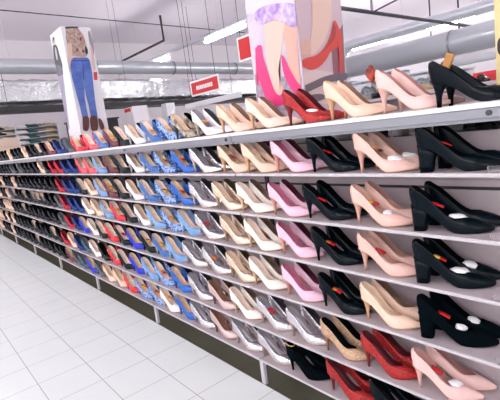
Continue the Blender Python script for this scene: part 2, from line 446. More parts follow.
GRID = {
 1: 'kitten pnude beige red cream beige wsilver mixed floral denim wgrey bbeige wine denim coral scar grey blue wine navy bbeige',
 2: 'block nude navy pink beige beige silver bpat floral denim wgrey bbeige wine lblue coral coral blue blue crim crim navy',
 3: 'block nude navy pink white gold silver bpat floral denim wgrey bbeige wine lblue beige bbeige blue blue crim navy navy',
 4: 'block nude navy pink white gold silver lblue floral lblue wgrey bbeige scar lblue beige white blue blue crim grey navy',
 5: 'sblock beige navy pink white gold silver silver lblue denim bbeige royal bbeige scar bbeige white royal blue crim grey navy',
 6: 'pnude red glit silver silver white rose silver bpat floral lblue royal bbeige scar navy white teal blue beige crim navy',
 7: '- navy red bow silver silver rose silver bpat white floral floral scar beige beige grey royal teal grey wine navy',
}
# the heel band of the black suede pair
def heel_band(hand):
    bm = bmesh.new()
    tube(bm, [(0.004 + 0.0215 * (1 - math.cos(q)) , 0.021 * math.sin(q), 0.146 + 0.006 * math.cos(q)) for q in [i * 2 * PI / 18 for i in range(19)]], 0.0032, 8, cap=False)
    return bm

LIB = {}
def proto(shape, hand):
    k = (shape, hand)
    if k not in LIB:
        LIB[k] = pump_parts(shape, hand)
    return LIB[k]
MESH = {}
def style_meshes(key, hand):
    k = (key, hand)
    if k in MESH: return MESH[k]
    ph, gr, shape, mu, mi_, mh = STYLES[key]
    bms = proto(shape, hand)
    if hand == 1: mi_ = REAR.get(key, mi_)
    d = {}
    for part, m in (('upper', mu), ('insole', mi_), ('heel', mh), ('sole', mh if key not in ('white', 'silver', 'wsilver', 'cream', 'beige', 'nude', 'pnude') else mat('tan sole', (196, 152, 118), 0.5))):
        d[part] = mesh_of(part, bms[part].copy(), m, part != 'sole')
    if key == 'bow': d['heel_band'] = mesh_of('heel_band', heel_band(hand), mat('gold band', (224, 178, 110), 0.3, 0.6), True)
    MESH[k] = d
    return d

PITCH = 0.2365
# where the back of each shoe stands along the shelf, measured from the near end
YS = {
 1: [0.705, 0.900, 1.140, 1.365, 1.625, 1.862, 2.112, 2.350, 2.545, 2.765, 3.020, 3.225, 3.440, 3.680, 3.930, 4.270, 4.530, 4.880, 5.190],
 2: [0.768, 1.020, 1.259, 1.490, 1.698, 1.908, 2.200, 2.420, 2.650, 2.855, 3.095],
 3: [0.800, 1.055, 1.310, 1.545, 1.790, 2.015, 2.260, 2.475, 2.710, 2.940, 3.175],
 4: [0.805, 1.040, 1.285, 1.510, 1.762, 1.988, 2.245, 2.450, 2.680, 2.905, 3.120],
 5: [0.800, 1.048, 1.272, 1.510, 1.762, 1.975, 2.215, 2.460, 2.690, 2.890, 3.100],
 6: [0.834, 1.070, 1.290, 1.518, 1.750, 1.985, 2.200, 2.450, 2.690, 2.930, 3.150],
 7: [0.800, 1.042, 1.280, 1.550, 1.770, 2.000, 2.235, 2.480, 2.680, 2.900, 3.110],
}
for q in YS.values():
    while len(q) < 42: q.append(q[-1] + PITCH)
def slot(s, n, mate, rnd):
    """heel-back position and heading of one shoe"""
    y = YS[s][n] + rnd.uniform(-0.004, 0.004)
    x = XF + 0.036 + rnd.uniform(-0.003, 0.004)
    yaw = math.radians(-90 + 10.5 + (rnd.uniform(-1.2, 1.2) if mate else rnd.uniform(-1.5, 3)))
    if n == 0: yaw += math.radians(6)
    if n == 2 and s in (2, 3, 4): yaw += math.radians(2.5 if mate else 4.5)
    if s == 1 and n == 0: x -= 0.008
    if mate:
        x += 0.084; y += rnd.uniform(-0.020, 0.004); yaw -= math.radians(1.5)
    return x, y, yaw

PROTO = {}
for s in range(1, 8):
    row = GRID[s].split()
    tot = {k: row.count(k) for k in row}
    seen = {}
    for n, key in enumerate(row):
        if key == '-': continue
        seen[key] = seen.get(key, 0) + 1
        ph, gr = STYLES[key][:2]
        rnd = random.Random(s * 100 + n)
        for mate in (0, 1):
            x, y, yaw = slot(s, n, mate, rnd)
            hand = 1 if mate else -1
            which = 'rear' if mate else 'front'
            if tot[key] == 1: lab = '%s %s on the %s shelf' % (which, ph, ORD[s])
            else: lab = '%s shoe of %s %s pair from the right, %s shelf' % (which, NUM[seen[key]], ph.replace(' pump', ''), ORD[s])
            name = {'block': 'block_heel_pump', 'kitten': 'low_heel_pump'}.get(STYLES[key][2], 'stiletto_pump')
            if (key, hand) not in PROTO:
                t = empty(name)
                parts = []
                for pn, me in style_meshes(key, hand).items(): parts.append(link(pn, me, t))
                PROTO[key, hand] = (t, parts)
            else:
                t0, p0 = PROTO[key, hand]
                t = t0.copy(); COL.objects.link(t)
                for p in p0:
                    c = p.copy(); COL.objects.link(c); c.parent = t
            t.location = (x, y, ZS[s] + (0.0015 if s == 1 else 0.0005)); t.rotation_euler = (0, 0, yaw)
            tag(t, lab, 'shoe', gr)

# the rest of the row, too far to tell apart: one mass of shoes
def far_mass():
    keys = ['navy', 'bbeige', 'beige', 'grey', 'crim']
    mats = []; idx = {}
    bm = bmesh.new()
    src = {}
    for hand in (1, -1): src[hand] = pump_parts('stiletto', hand, 10, 3)
    def mi(m):
        if m.name not in idx: idx[m.name] = len(mats); mats.append(m)
        return idx[m.name]
    rnd = random.Random(5)
    for s in range(1, 8):
        for n in range(21, 41):
            key = 'navy'
            r = rnd.random()
            if n >= 31 and s >= 4: key = 'beige' if r < 0.55 else 'navy'
            elif n >= 33 and r < 0.35: key = 'beige'
            elif r < 0.06: key = 'beige'
            elif r < 0.2: key = 'bbeige'
            elif r < 0.25: key = 'grey'
            st = STYLES[key]
            for mate in (0, 1):
                x, y, yaw = slot(s, n, mate, rnd)
                T = Matrix.Translation((x, y, ZS[s] + 0.001)) @ Matrix.Rotation(yaw, 4, 'Z')
                for part, m in (('upper', st[3]), ('insole', st[4]), ('heel', st[5]), ('sole', st[5])):
                    sb = src[1 if mate else -1][part]; vm = {}
                    for v in sb.verts: vm[v] = bm.verts.new(T @ v.co)
                    q = mi(m)
                    for f in sb.faces:
                        g = bm.faces.new([vm[v] for v in f.verts]); g.material_index = q; g.smooth = True
    me = bpy.data.meshes.new('far_pumps'); bmesh.ops.recalc_face_normals(bm, faces=bm.faces); bm.to_mesh(me); bm.free()
    for m in mats: me.materials.append(m)
    o = link('far_pumps', me)
    tag(o, 'mostly black pumps crowding the far left end of the shelves', 'shoes', kind='stuff')
far_mass()

# ------------------------------------------------------------------ tags and paper in the shoes
def tag_mesh(cols):
    bm = bmesh.new(); ms = []
    n = len(cols)
    for i, c in enumerate(cols):
        ms.append(mat('tag %d %d %d' % c, c, 0.4))
        a, b = -0.022 + 0.044 * i / n, -0.022 + 0.044 * (i + 1) / n
        st = 4; grid = []
        for j in range(st + 1):
            x = a + (b - a) * j / st
            z = 0.010 * math.cos(x / 0.022 * 0.7)
            grid.append([bm.verts.new((x, y, z + d)) for y, d in ((-0.014, 0), (0.014, 0), (0.014, 0.0014), (-0.014, 0.0014))])
        for p, q in zip(grid, grid[1:]):
            for k in range(4):
                f = bm.faces.new((p[k], p[(k + 1) % 4], q[(k + 1) % 4], q[k])); f.material_index = i
        for g in (grid[0], grid[-1]):
            f = bm.faces.new(g); f.material_index = i
    return mesh_of('price_tag', bm, ms, True)
RED, ORA, YEL, DRK, TAN = (222, 30, 40), (240, 130, 50), (250, 196, 60), (40, 26, 24), (170, 120, 70)
TAGM = {}
CN = {RED: 'red', ORA: 'orange', YEL: 'yellow', DRK: 'dark', TAN: 'tan'}
TAGS = [(2, 0, (RED,)), (2, 1, (YEL, ORA, DRK)), (2, 2, (RED,)), (2, 5, (DRK, RED)), (2, 7, (ORA, RED)), (2, 8, (YEL, ORA)),
        (3, 0, (RED,)), (3, 1, (YEL, RED)), (3, 2, (RED,)), (3, 7, (ORA, RED)), (3, 8, (RED, YEL)), (3, 12, (ORA, YEL)),
        (4, 0, (YEL, RED)), (4, 1, (RED,)), (4, 2, (ORA, RED)), (4, 6, (RED,)), (4, 12, (YEL, ORA)), (4, 8, (ORA, YEL)),
        (5, 0, (RED,)), (5, 2, (ORA, RED)), (5, 6, (ORA,)), (5, 9, (ORA, YEL)), (5, 10, (RED, YEL)), (5, 12, (RED,)),
        (6, 0, (RED,)), (6, 9, (ORA, RED)), (6, 4, (RED,)), (7, 9, (ORA, YEL)), (7, 10, (RED, ORA)), (7, 11, (ORA, YEL)),
        (1, 6, (YEL, ORA)), (1, 9, (YEL, ORA)), (1, 12, (ORA, YEL)), (1, 13, (ORA,)), (1, 15, (YEL,)), (1, 8, (ORA, YEL))]
used = set()
for s, n, cols in TAGS:
    key = GRID[s].split()[n]
    ph = STYLES[key][0]
    if cols not in TAGM: TAGM[cols] = tag_mesh(cols)
    rnd = random.Random(s * 100 + n)
    x, y, yaw = slot(s, n, 0, rnd)
    o = link('price_tag', TAGM[cols])
    d = 0.084
    zloc = 0.076 if STYLES[key][2] != 'block' else 0.082
    o.matrix_world = Matrix.Translation((x, y, ZS[s])) @ Matrix.Rotation(yaw, 4, 'Z') @ Matrix.Translation((d, 0, zloc)) @ Matrix.Rotation(math.radians(24), 4, 'Y')
    cnt = GRID[s].split()[:n + 1].count(key); al = GRID[s].split().count(key)
    pos = 'front %s' % ph if al == 1 else 'front of %s %s pair from right' % (NUM[cnt], ph.split(' with')[0].replace(' pump', ''))
    tag(o, '%s tag in %s, %s shelf' % (' and '.join(CN[c] for c in cols[:2]), pos, ORD[s]), 'tag', 'price tags in the shoes')

def crumple(seed, a, b, c):
    bm = bmesh.new(); bmesh.ops.create_icosphere(bm, subdivisions=3, radius=1.0)
    r = random.Random(seed)
    ks = [(Vector((r.uniform(-1, 1), r.uniform(-1, 1), r.uniform(-1, 1))).normalized(), r.uniform(3, 7), r.uniform(0, 6)) for _ in range(6)]
    for v in bm.verts:
        f = 1 + 0.10 * sum(math.sin(v.co.dot(k) * w + p) for k, w, p in ks) / 2
        v.co = Vector((v.co.x * a * f, v.co.y * b * f, v.co.z * c * f))
    return bm
m_tissue = mat('tissue paper', (246, 244, 246), 0.8)
for i, (s, n, mate, d, h, sz) in enumerate([(2, 1, 0, .150, .034, (.030, .026, .012)), (2, 1, 1, .150, .034, (.030, .026, .012)), (3, 1, 0, .142, .034, (.024, .024, .010)), (3, 0, 0, .150, .036, (.030, .024, .010)),
        (4, 0, 0, .148, .037, (.032, .027, .013)), (4, 0, 1, .148, .035, (.028, .024, .012)), (5, 0, 1, .140, .037, (.024, .022, .010)), (5, 0, 0, .135, .039, (.020, .020, .009)), (6, 0, 0, .146, .034, (.024, .022, .010)), (1, 3, 0, .130, .040, (.024, .020, .010)), (7, 9, 0, .15, .03, (.025, .022, .012))]):
    rnd = random.Random(s * 100 + n)
    for q in range(mate + 1): x, y, yaw = slot(s, n, q, rnd)
    o = obj('tissue_paper', crumple(i, *sz), m_tissue, None, True)
    o.matrix_world = Matrix.Translation((x, y, ZS[s])) @ Matrix.Rotation(yaw, 4, 'Z') @ Matrix.Translation((d + 0.004, 0, h + 0.010)) @ Matrix.Rotation(math.radians(12), 4, 'Y')
    tag(o, 'crumpled white tissue paper in %s %s, %s shelf' % ('rear' if mate else 'front', STYLES[GRID[s].split()[n]][0], ORD[s]), 'paper', 'tissue paper in the shoes')

# a dark blob of ribbon and a tan block stuffed in two shoes of the top shelf
bm = crumple(41, .016, .016, .030)
o = obj('ribbon_bundle', bm, mat('dark ribbon', (26, 22, 26), 0.6, kind='noise', col2=(190, 66, 36), scale=26), None, True)
o.location = (1.362, 0.925, ZS[1] + 0.150); tag(o, 'dark and orange ribbon bundle at back of rosy nude pump', 'ribbon')
bm = bmesh.new(); box(bm, (-.011, -.012, -.024), (.011, .012, .024), bevel=.002)
o = obj('wooden_block', bm, mat('tan block', (186, 132, 72), 0.6), None)
o.location = (1.412, 0.672, ZS[1] + 0.142); o.rotation_euler = (0.4, 0, 0.2); tag(o, 'tan block standing in the dark navy low-heeled pumps', 'block')
bm = bmesh.new()
for sgn in (1, -1):
    vs = [bm.verts.new(p) for p in ((0, -.004, 0), (sgn * .026, -.005, -.009), (sgn * .03, -.004, .010), (0, .004, .003), (sgn * .026, .006, -.009), (sgn * .03, .006, .010))]
    bmesh.ops.convex_hull(bm, input=vs)
o = obj('ribbon_bow', bm, mat('dark ribbon bow', (12, 34, 40), 0.4), None)
o.location = (1.385, 1.585, ZS[1] + 0.046); o.rotation_euler = (0, 0, 1.2); tag(o, 'dark ribbon bow on toes of the cream pumps, top shelf', 'bow')

# ------------------------------------------------------------------ other side of the rack seen through the gap under the top shelf
for k in range(NB):
    bm = bmesh.new(); box(bm, (XB + 0.055, 0.005, -0.012), (1.83, BAY - 0.005, 0.0)); box(bm, (XB + 0.052, 0.005, -0.014), (XB + 0.056, BAY - 0.005, 0.006))
    o = obj('display_shelf', bm, m_dark); o.location = (0, Y0 + k * BAY, 1.286)
    tag(o, 'dark shelf behind the rack below the top shelf, %s' % bayname(k), 'shelf', 'shelves on the far side of the rack')

def low_shoe(mu, msole, L=0.25, H=0.055):
    """a flat shoe: upper with an opening, tongue line, thick sole; toe towards +X"""
    d = {}
    W = [(0, .001), (.03, .018), (.12, .030), (.3, .032), (.5, .034), (.7, .042), (.85, .036), (.95, .022), (1, .001)]
    Tz = [(0, H), (.1, H * 1.02), (.3, H * .85), (.45, H * .9), (.55, H * .92), (.7, H * .68), (.88, H * .48), (1, H * .25)]
    ts = [0.5 - 0.5 * math.cos(PI * i / 18) for i in range(19)]
    bm = bmesh.new(); rows = []
    for t in ts:
        w = max(spline(W, t), .0006); h = spline(Tz, t)
        yt = w * .7 if t < .32 else (w * .7 * math.sqrt(max(0, 1 - ((t - .32) / .2) ** 2)) if t < .52 else 0)
        pts = [(t * L, yt + (w - yt) * math.cos(PI * u / 10), .014 + h * math.sin(PI * u / 10)) for u in range(6)]
        rows.append([[bm.verts.new((a, s * b, c)) for a, b, c in pts] for s in (1, -1)])
    for a, b in zip(rows, rows[1:]):
        for s in (0, 1):
            for j in range(5): bm.faces.new((a[s][j], b[s][j], b[s][j + 1], a[s][j + 1]))
        bm.faces.new((a[0][0], b[0][0], b[1][0], a[1][0]))
    bmesh.ops.remove_doubles(bm, verts=bm.verts, dist=.0005)
    d['upper'] = mesh_of('upper', bm, mu, True)
    bm = bmesh.new(); rows = []
    for t in ts:
        w = max(spline(W, t) + .002, .001)
        rows.append([bm.verts.new((t * L, s * w, z)) for s, z in ((1, 0), (1, .016), (-1, .016), (-1, 0))])
    for a, b in zip(rows, rows[1:]):
        for j in range(4): bm.faces.new((a[j], a[(j + 1) % 4], b[(j + 1) % 4], b[j]))
    bm.faces.new(rows[0]); bm.faces.new(rows[-1])
    d['sole'] = mesh_of('sole', bm, msole)
    return d
LOW = {
 'white': low_shoe(mat('white canvas', (238, 232, 232), 0.7), m_white),
 'black': low_shoe(mat('black shoe leather', (14, 16, 22), 0.25), mat('black sole', (16, 16, 18), 0.6)),
 'beige': low_shoe(mat('beige canvas', (206, 184, 164), 0.7), mat('pale sole', (226, 216, 206), 0.6)),
 'teal': low_shoe(mat('teal canvas', (20, 84, 90), 0.6), mat('teal sole', (14, 60, 66), 0.6)),
 'grey': low_shoe(mat('grey canvas', (128, 126, 130), 0.6), m_white),
 'gold': low_shoe(mat('mustard canvas', (186, 156, 112), 0.5), mat('pale sole', (0, 0, 0))),
 'red': low_shoe(mat('red canvas', (170, 36, 40), 0.6), m_white),
}
def put_low(key, x, y, z, yaw, label, group, sc=1.0):
    t = empty('flat_shoe', (x, y, z), yaw)
    t.scale = (sc, sc, sc)
    for pn, me in LOW[key].items(): link(pn, me, t)
    tag(t, label, 'shoe', group)
for i, (key, y, w) in enumerate([('black', .62, 'seen over the second shelf beside the end'), ('black', .70, 'left of it'), ('white', .80, 'first'), ('beige', .88, ''), ('white', .96, ''), ('black', 1.04, ''), ('white', 1.12, ''), ('white', 1.22, ''), ('black', 2.08, ''), ('black', 2.18, ''), ('black', 2.30, ''), ('grey', 2.42, '')]):
    same = [k for k, yy, _ in [('black', .62, ''), ('black', .70, ''), ('white', .80, ''), ('beige', .88, ''), ('white', .96, ''), ('black', 1.04, ''), ('white', 1.12, ''), ('white', 1.22, ''), ('black', 2.08, ''), ('black', 2.18, ''), ('black', 2.30, ''), ('grey', 2.42, '')][:i + 1] if k == key]
    put_low(key, 1.585, 0.60 + (y - .62) * 1.18, 1.2875, 0.04 * ((i % 3) - 1), '%s flat shoe in the gap under the top shelf, %s from right' % (key, NUM[len(same)]), 'shoes on the far side of the rack')
for i, (y, w) in enumerate([(1.46, .18), (1.78, .18)]):
    t = empty('shoe_box', (1.60, y, 1.287))
    bm = bmesh.new(); box(bm, (0, 0, 0), (.20, w, .045), bevel=.001); obj('body', bm, m_signw, t)
    bm = bmesh.new(); box(bm, (-.002, -.002, .038), (.202, w + .002, .058), bevel=.001); obj('lid', bm, mat('box lid', (230, 236, 242), 0.5), t)
    tag(t, 'white shoe box behind the gap under the top shelf, %s' % ('beside the candy pink pumps' if i == 0 else 'behind the beige pumps'), 'box', 'shoe boxes on the far side of the rack')

# ------------------------------------------------------------------ advertising columns on the top shelf
def smooth_poly(pts, k=5):
    out = []; n = len(pts)
    for i in range(n):
        p0, p1, p2, p3 = (Vector(pts[(i + j - 1) % n]) for j in range(4))
        for q in range(k):
            t = q / k
            out.append(0.5 * ((2 * p1) + (p2 - p0) * t + (2 * p0 - 5 * p1 + 4 * p2 - p3) * t * t + (3 * p1 - p0 - 3 * p2 + p3) * t**3))
    return out
def printed(name, parent, plane, value, outward, base_rect, shapes, base_mat, label, lim):
    """a printed sheet on plane axis=value; shapes are (material, smooth?, [(px,py)...]) read off the photograph and put on the sheet"""
    bm = bmesh.new(); ms = [base_mat]
    o = 0.001
    def add(pts, layer, mi):
        vs = []
        for p in pts:
            q = Vector(p)
            for ax in (0, 1, 2):
                if ax != plane: q[ax] = min(max(q[ax], lim[0][ax]), lim[1][ax])
            q[plane] = value + outward * (o + 0.0006 * layer)
            vs.append(bm.verts.new(q))
        try:
            f = bm.faces.new(vs); f.material_index = mi
        except ValueError: pass
    add(base_rect, 0, 0)
    for i, (m, sm, pts) in enumerate(shapes):
        if m not in ms: ms.append(m)
        pp = [Vector(p).to_3d() for p in pts]
        if sm: pp = smooth_poly(pp)
        add([trace(p.x, p.y, plane, value) for p in pp], i + 1, ms.index(m))
    bmesh.ops.triangulate(bm, faces=bm.faces)
    me = bpy.data.meshes.new(name); bm.to_mesh(me); bm.free()
    for m in ms: me.materials.append(m)
    ob = link(name, me, parent)
    if parent: ob.matrix_parent_inverse = parent.matrix_world.inverted()
    if label: ob['label'] = label
    return ob
def flat(n, c, **k):
    if 'col2' in k: k['col2'] = tuple(int(v * .9) for v in k['col2'])
    return mat('print ' + n, tuple(int(v * .9) for v in c), 0.45, **k)
def column(name, x0, x1, y0, y1, z1, label):
    t = empty(name, (x0, y0, ZS[1] + 0.0)); bpy.context.view_layer.update()
    bm = bmesh.new(); box(bm, (0, 0, 0.0005), (x1 - x0, y1 - y0, z1 - ZS[1])); obj('box_body', bm, mat('poster card', (238, 232, 238), 0.6), t)
    tag(t, label, 'poster', 'poster columns on the top shelf')
    return t
ZT = 2.59
# --- far column: jeans photo
t = column('poster_column', 1.50, 1.79, 4.42, 4.79, ZT, 'tall poster column showing person in blue jeans and brown boots')
skin, den, den2, boot = flat('skin', (232, 196, 180)), flat('denim', (70, 98, 182), kind='noise', col2=(96, 126, 204), scale=16), flat('denim seam', (50, 70, 150)), flat('boot', (104, 48, 44), kind='noise', col2=(84, 36, 34), scale=30)
shirt = flat('blouse', (206, 180, 166), kind='noise', col2=(156, 122, 112), scale=38)
dk = flat('dark hair', (44, 34, 38)); wht = flat('white', (240, 236, 242)); gy = flat('grey', (150, 144, 152)); jk = flat('jacket', (40, 42, 50)); leg = flat('legging', (160, 152, 176)); rd = flat('red spot', (214, 52, 66)); flw = flat('flower', (140, 44, 66))
lim = ((1.50, 4.42, 1.39), (1.79, 4.79, ZT))
printed('printed_face', t, 1, 4.42, -1, [(1.5, 4.42, 1.39), (1.79, 4.42, 1.39), (1.79, 4.42, ZT), (1.5, 4.42, ZT)], [
 (gy, True, [(88, 33), (90, 32), (94, 48), (93, 58), (90, 46)]),
 (flat('pink arm', (226, 190, 186)), True, [(90, 44), (93, 52), (95.5, 68), (93.5, 70), (91, 56)]),
 (rd, False, [(93.5, 72), (97, 72), (97.5, 80), (94, 80)]),
 (skin, True, [(67, 44), (71, 44), (72.5, 56), (71, 68), (69.5, 72), (67.8, 66), (67.5, 54)]),
 (skin, False, [(72.5, 53), (86, 53), (86.5, 59.5), (72.5, 59.5)]),
 (shirt, False, [(65.5, 28), (70, 27), (77, 27.5), (80, 31), (83, 35), (86, 44), (87.5, 51), (86.8, 56.5), (80, 57), (72.2, 55.5), (71.4, 45), (67.2, 47), (65.8, 38)]),
 (dk, False, [(65, 27), (71, 26), (78, 26.5), (78, 28.2), (70, 28.6), (65, 29)]),
 (dk, True, [(85, 46), (87.6, 50), (87.2, 54.5), (85.2, 53)]), (flw, True, [(79.4, 37.4), (81.4, 37.6), (81.4, 40.2), (79.6, 40.6)]), (flw, True, [(76, 49), (77.6, 48.6), (78, 51), (76.4, 51.6)]), (flw, True, [(82, 50), (83.4, 50), (83.6, 52), (82.2, 52.6)]),
 (skin, True, [(67, 45), (71.2, 44.5), (72.2, 56), (71, 68), (69.5, 72), (67.8, 66), (67.5, 54)]),
 (den, True, [(72, 58.5), (80, 57.8), (88, 58.5), (91, 68), (92.5, 80), (94, 94), (95.5, 106), (97, 118), (91.5, 119.5), (89, 108), (86, 96), (84, 84), (83.2, 78), (84.2, 96), (85.5, 106), (88, 118), (85.5, 120), (82.5, 119), (79.5, 106), (75, 90), (71, 74), (70, 66)]),
 (den2, True, [(82.2, 62), (83, 62), (83.8, 78), (83, 79)]), (den2, False, [(72, 60.4), (88.6, 60), (88.8, 61.2), (72.2, 61.6)]),
 (boot, True, [(82.5, 117.5), (88, 117), (88.8, 126), (87, 131), (83, 130), (82.5, 126)]), (boot, True, [(90, 117), (96, 116.5), (97.6, 124), (97, 130), (93, 131.5), (90.5, 128)]),
 (boot, True, [(98, 119), (101, 120), (104, 127), (102, 130), (99.5, 128)]),
], wht, 'jeans photograph on white', lim)
printed('printed_face', t, 0, 1.50, -1, [(1.5, 4.42, 1.39), (1.5, 4.79, 1.39), (1.5, 4.79, ZT), (1.5, 4.42, ZT)], [
 (leg, True, [(56.5, 68), (61, 68), (63.5, 78), (66, 98), (68, 116), (69.6, 128), (67.2, 129), (64.4, 112), (61, 94), (58.2, 80)]),
 (gy, False, [(60.4, 80), (61, 80), (68.6, 127), (68, 127)]),
 (jk, True, [(53.4, 46), (55.4, 44.5), (57.6, 47), (59.6, 54), (62.2, 63), (62.6, 68), (60.6, 69), (58, 67), (56, 68.5), (54.6, 62), (53.8, 54)]),
 (flat('white blouse', (206, 206, 214)), True, [(55.4, 48), (56.4, 48.5), (58, 58), (57.2, 60), (56, 55)]),
 (flat('slate', (90, 92, 106)), True, [(56, 66), (59, 65), (62, 67), (63.4, 74), (60, 76), (57.6, 75)]),
 (skin, True, [(53.6, 39), (54.8, 39), (55.6, 42), (54.8, 45), (53.9, 43)]), (dk, True, [(53, 38), (54.2, 37), (55.2, 39), (54.3, 40.2), (53.6, 44), (53, 42)]),
], wht, 'narrow photograph of person in dark jacket', lim)
# --- near column: pink heels and red shoe
t = column('poster_column', 1.50, 1.82, 1.375, 1.71, ZT, 'tall poster column printed with bare legs in hot pink heels')
pk0 = flat('lilac ground', (226, 206, 222), kind='noise', col2=(206, 190, 208), scale=8); hot = flat('hot pink', (240, 46, 128)); hot2 = flat('hot pink shade', (206, 26, 104)); sk2 = flat('pale skin', (240, 202, 186)); sk3 = flat('rosy skin', (226, 176, 160))
dress = flat('flower print', (224, 206, 234), kind='noise', col2=(168, 128, 206), scale=30); dress2 = flat('pale dress', (236, 216, 232)); grd = flat('stone ground', (150, 134, 158), kind='noise', col2=(190, 172, 190), scale=40)
lim = ((1.50, 1.375, 1.39), (1.82, 1.71, ZT))
printed('printed_face', t, 0, 1.50, -1, [(1.5, 1.375, 1.39), (1.5, 1.71, 1.39), (1.5, 1.71, ZT), (1.5, 1.375, ZT)], [
 (grd, False, [(255, 74), (302, 78), (302, 112), (257, 108)]),
 (hot2, False, [(255.5, 48), (258, 50), (259, 84), (257, 86)]),
 (sk3, True, [(283, 18), (297, 16), (298, 40), (299, 62), (301, 86), (297, 92), (291, 76), (287, 52), (284, 36)]),
 (sk2, True, [(266, 18), (284, 18), (283, 38), (281, 56), (279, 72), (283, 88), (281, 95), (276, 94), (271, 80), (268, 62), (266, 40)]),
 (hot, True, [(257, 47), (262, 46), (264, 58), (270, 76), (276, 92), (281, 95), (286, 90), (290, 96), (287, 103), (276, 106), (268, 103), (264, 92), (258, 74), (256, 58)]),
 (hot, True, [(282, 56), (285, 58), (291, 70), (298, 82), (301.5, 86), (301, 94), (296, 94), (289, 84), (284, 72)]),
 (dress2, False, [(245, -40), (302, -40), (302, 12), (247, 14)]),
 (dress, True, [(256, 12), (268, 5), (290, 3), (300, 8), (300, 24), (292, 27), (284, 22), (274, 20), (264, 24), (256, 20)]),
], pk0, 'hot pink heels photograph', lim)
bgr = flat('mauve ground', (216, 186, 196)); orr = flat('red shoe', (224, 54, 40)); orr2 = flat('red shoe shade', (178, 34, 32)); bl = flat('blush', (236, 208, 206)); swo = flat('grey swoosh', (110, 92, 104))
printed('printed_face', t, 1, 1.375, -1, [(1.5, 1.375, 1.39), (1.82, 1.375, 1.39), (1.82, 1.375, ZT), (1.5, 1.375, ZT)], [
 (bl, False, [(300, 68), (345, 74), (346, 104), (300, 104)]),
 (flat('dark mauve', (148, 84, 96)), False, [(331, 46), (343, 24), (345, 78), (333, 74)]),
 (sk2, True, [(312, -30), (330, -30), (331, 6), (330, 22), (325, 38), (318, 50), (311, 55), (310, 44), (312, 20)]),
 (sk3, True, [(301, 40), (309, 42), (310, 54), (303, 56), (300, 52)]),
 (orr, True, [(333, 21), (336, 23), (340.5, 34), (341, 42), (338, 47), (335.5, 48), (330, 52), (326, 59), (320, 66), (311, 70), (303, 67), (300, 62), (306, 58), (314, 56), (321, 51), (327, 42), (331, 30)]),
 (orr, True, [(337, 42), (340.5, 40), (341.5, 56), (341, 72), (338.6, 72), (338.6, 56)]),
 (orr2, True, [(333, 25), (335, 28), (334, 38), (327, 47), (322, 53), (327, 45), (331, 36)]),
 (swo, True, [(300, 88), (312, 82), (326, 76), (345, 73), (345, 80), (330, 82), (316, 88), (300, 95)]),
 (swo, True, [(304, 97), (318, 94), (326, 97), (318, 101), (304, 103)]),
], bgr, 'red stiletto photograph', lim)
# --- slice of a yellow poster column at the right edge
t = column('poster_column', 1.52, 1.80, 0.27, 0.572, ZT, 'yellow poster column at the right end of the top shelf')
yl = flat('yellow', (238, 216, 158)); lim = ((1.52, 0.27, 1.39), (1.80, 0.572, ZT))
printed('printed_face', t, 0, 1.52, -1, [(1.52, 0.27, 1.39), (1.52, 0.572, 1.39), (1.52, 0.572, ZT), (1.52, 0.27, ZT)], [
 (flat('ink', (40, 40, 46)), True, [(497.5, 44), (500, 38), (508, 36), (508, 56), (499, 54)])], yl, 'yellow printed sheet', lim)

# ------------------------------------------------------------------ hanging red signs
def sign(x, ya, yb, za, zb, slope, label, bars):
    """board facing the aisle; y from ya (far) to yb (near)"""
    t = empty('hanging_sign', (x, (ya + yb) / 2, za))
    cy = (ya + yb) / 2; w = ya - yb; h = zb - za
    bm = bmesh.new(); box(bm, (-.004, -w / 2, 0), (.004, w / 2, h), bevel=.001); obj('board', bm, m_signw, t)
    bm = bmesh.new(); box(bm, (-.0055, -w / 2 + .022, .02), (-.0042, w / 2 - .022, h - .02)); obj('red_face', bm, m_red, t)
    if bars:
        bm = bmesh.new(); n = 9; a, b = -w * .28, w * .30
        for i in range(n):
            y0 = a + (b - a) * i / n; y1 = y0 + (b - a) / n * .82
            box(bm, (-.0064, y0, h * .36), (-.0056, y1, h * .62))
            if i % 2: box(bm, (-.0064, y1 - .002, h * .46), (-.0056, y0 + (b - a) / n + .002, h * .52))
        obj('lettering', bm, m_signw, t)
    bm = bmesh.new()
    for yy in (-w * .4, w * .4): tube(bm, [(0, yy, h), (0, yy, CZ - za)], .003, 6)
    obj('cord', bm, m_dark, t)
    return tag(t, label, 'sign', 'hanging red signs')
sign(3.0, 4.62, 4.02, 1.865, 2.045, 0, 'red hanging sign with white lettering above the silver pumps', True)
sign(3.0, 3.62, 3.05, 2.085, 2.33, 0, 'red hanging sign half hidden by the hot pink heels poster', False)
sign(4.6, 10.2, 9.8, 2.13, 2.25, 0, 'tiny red sign over the racks behind the blue floral pumps', False)

# ------------------------------------------------------------------ ducts
def pipe(name, pts, r, m, label, rings=(), straps=(.15, .5, .92), n=28, cat='duct', grp=None):
    t = empty(name, pts[0]); p0 = Vector(pts[0])
    bm = bmesh.new(); tube(bm, [Vector(p) - p0 for p in pts], r, n); obj('pipe_wall', bm, m, t, True)
    if rings:
        for a in rings:
            q = Vector(pts[0]).lerp(Vector(pts[-1]), a) - p0; d = (Vector(pts[-1]) - Vector(pts[0])).normalized()
            bm = bmesh.new(); tube(bm, [q - d * .02, q + d * .02], r + .012, n); obj('joint_band', bm, m_chrome, t, True)
    for a in straps:
        q = Vector(pts[0]).lerp(Vector(pts[1]), a) - p0
        bm = bmesh.new(); tube(bm, [q + Vector((0, 0, r)), Vector((q.x, q.y, CZ - p0.z))], .004, 6); obj('hanger', bm, m_galv, t)
    return tag(t, label, cat, grp)
pipe('round_duct', [(-5, 10, 3.40), (9.5, 10, 3.10)], .155, m_galv, 'round silver duct crossing the far end behind the jeans poster', (.30, .46, .62, .76, .9))
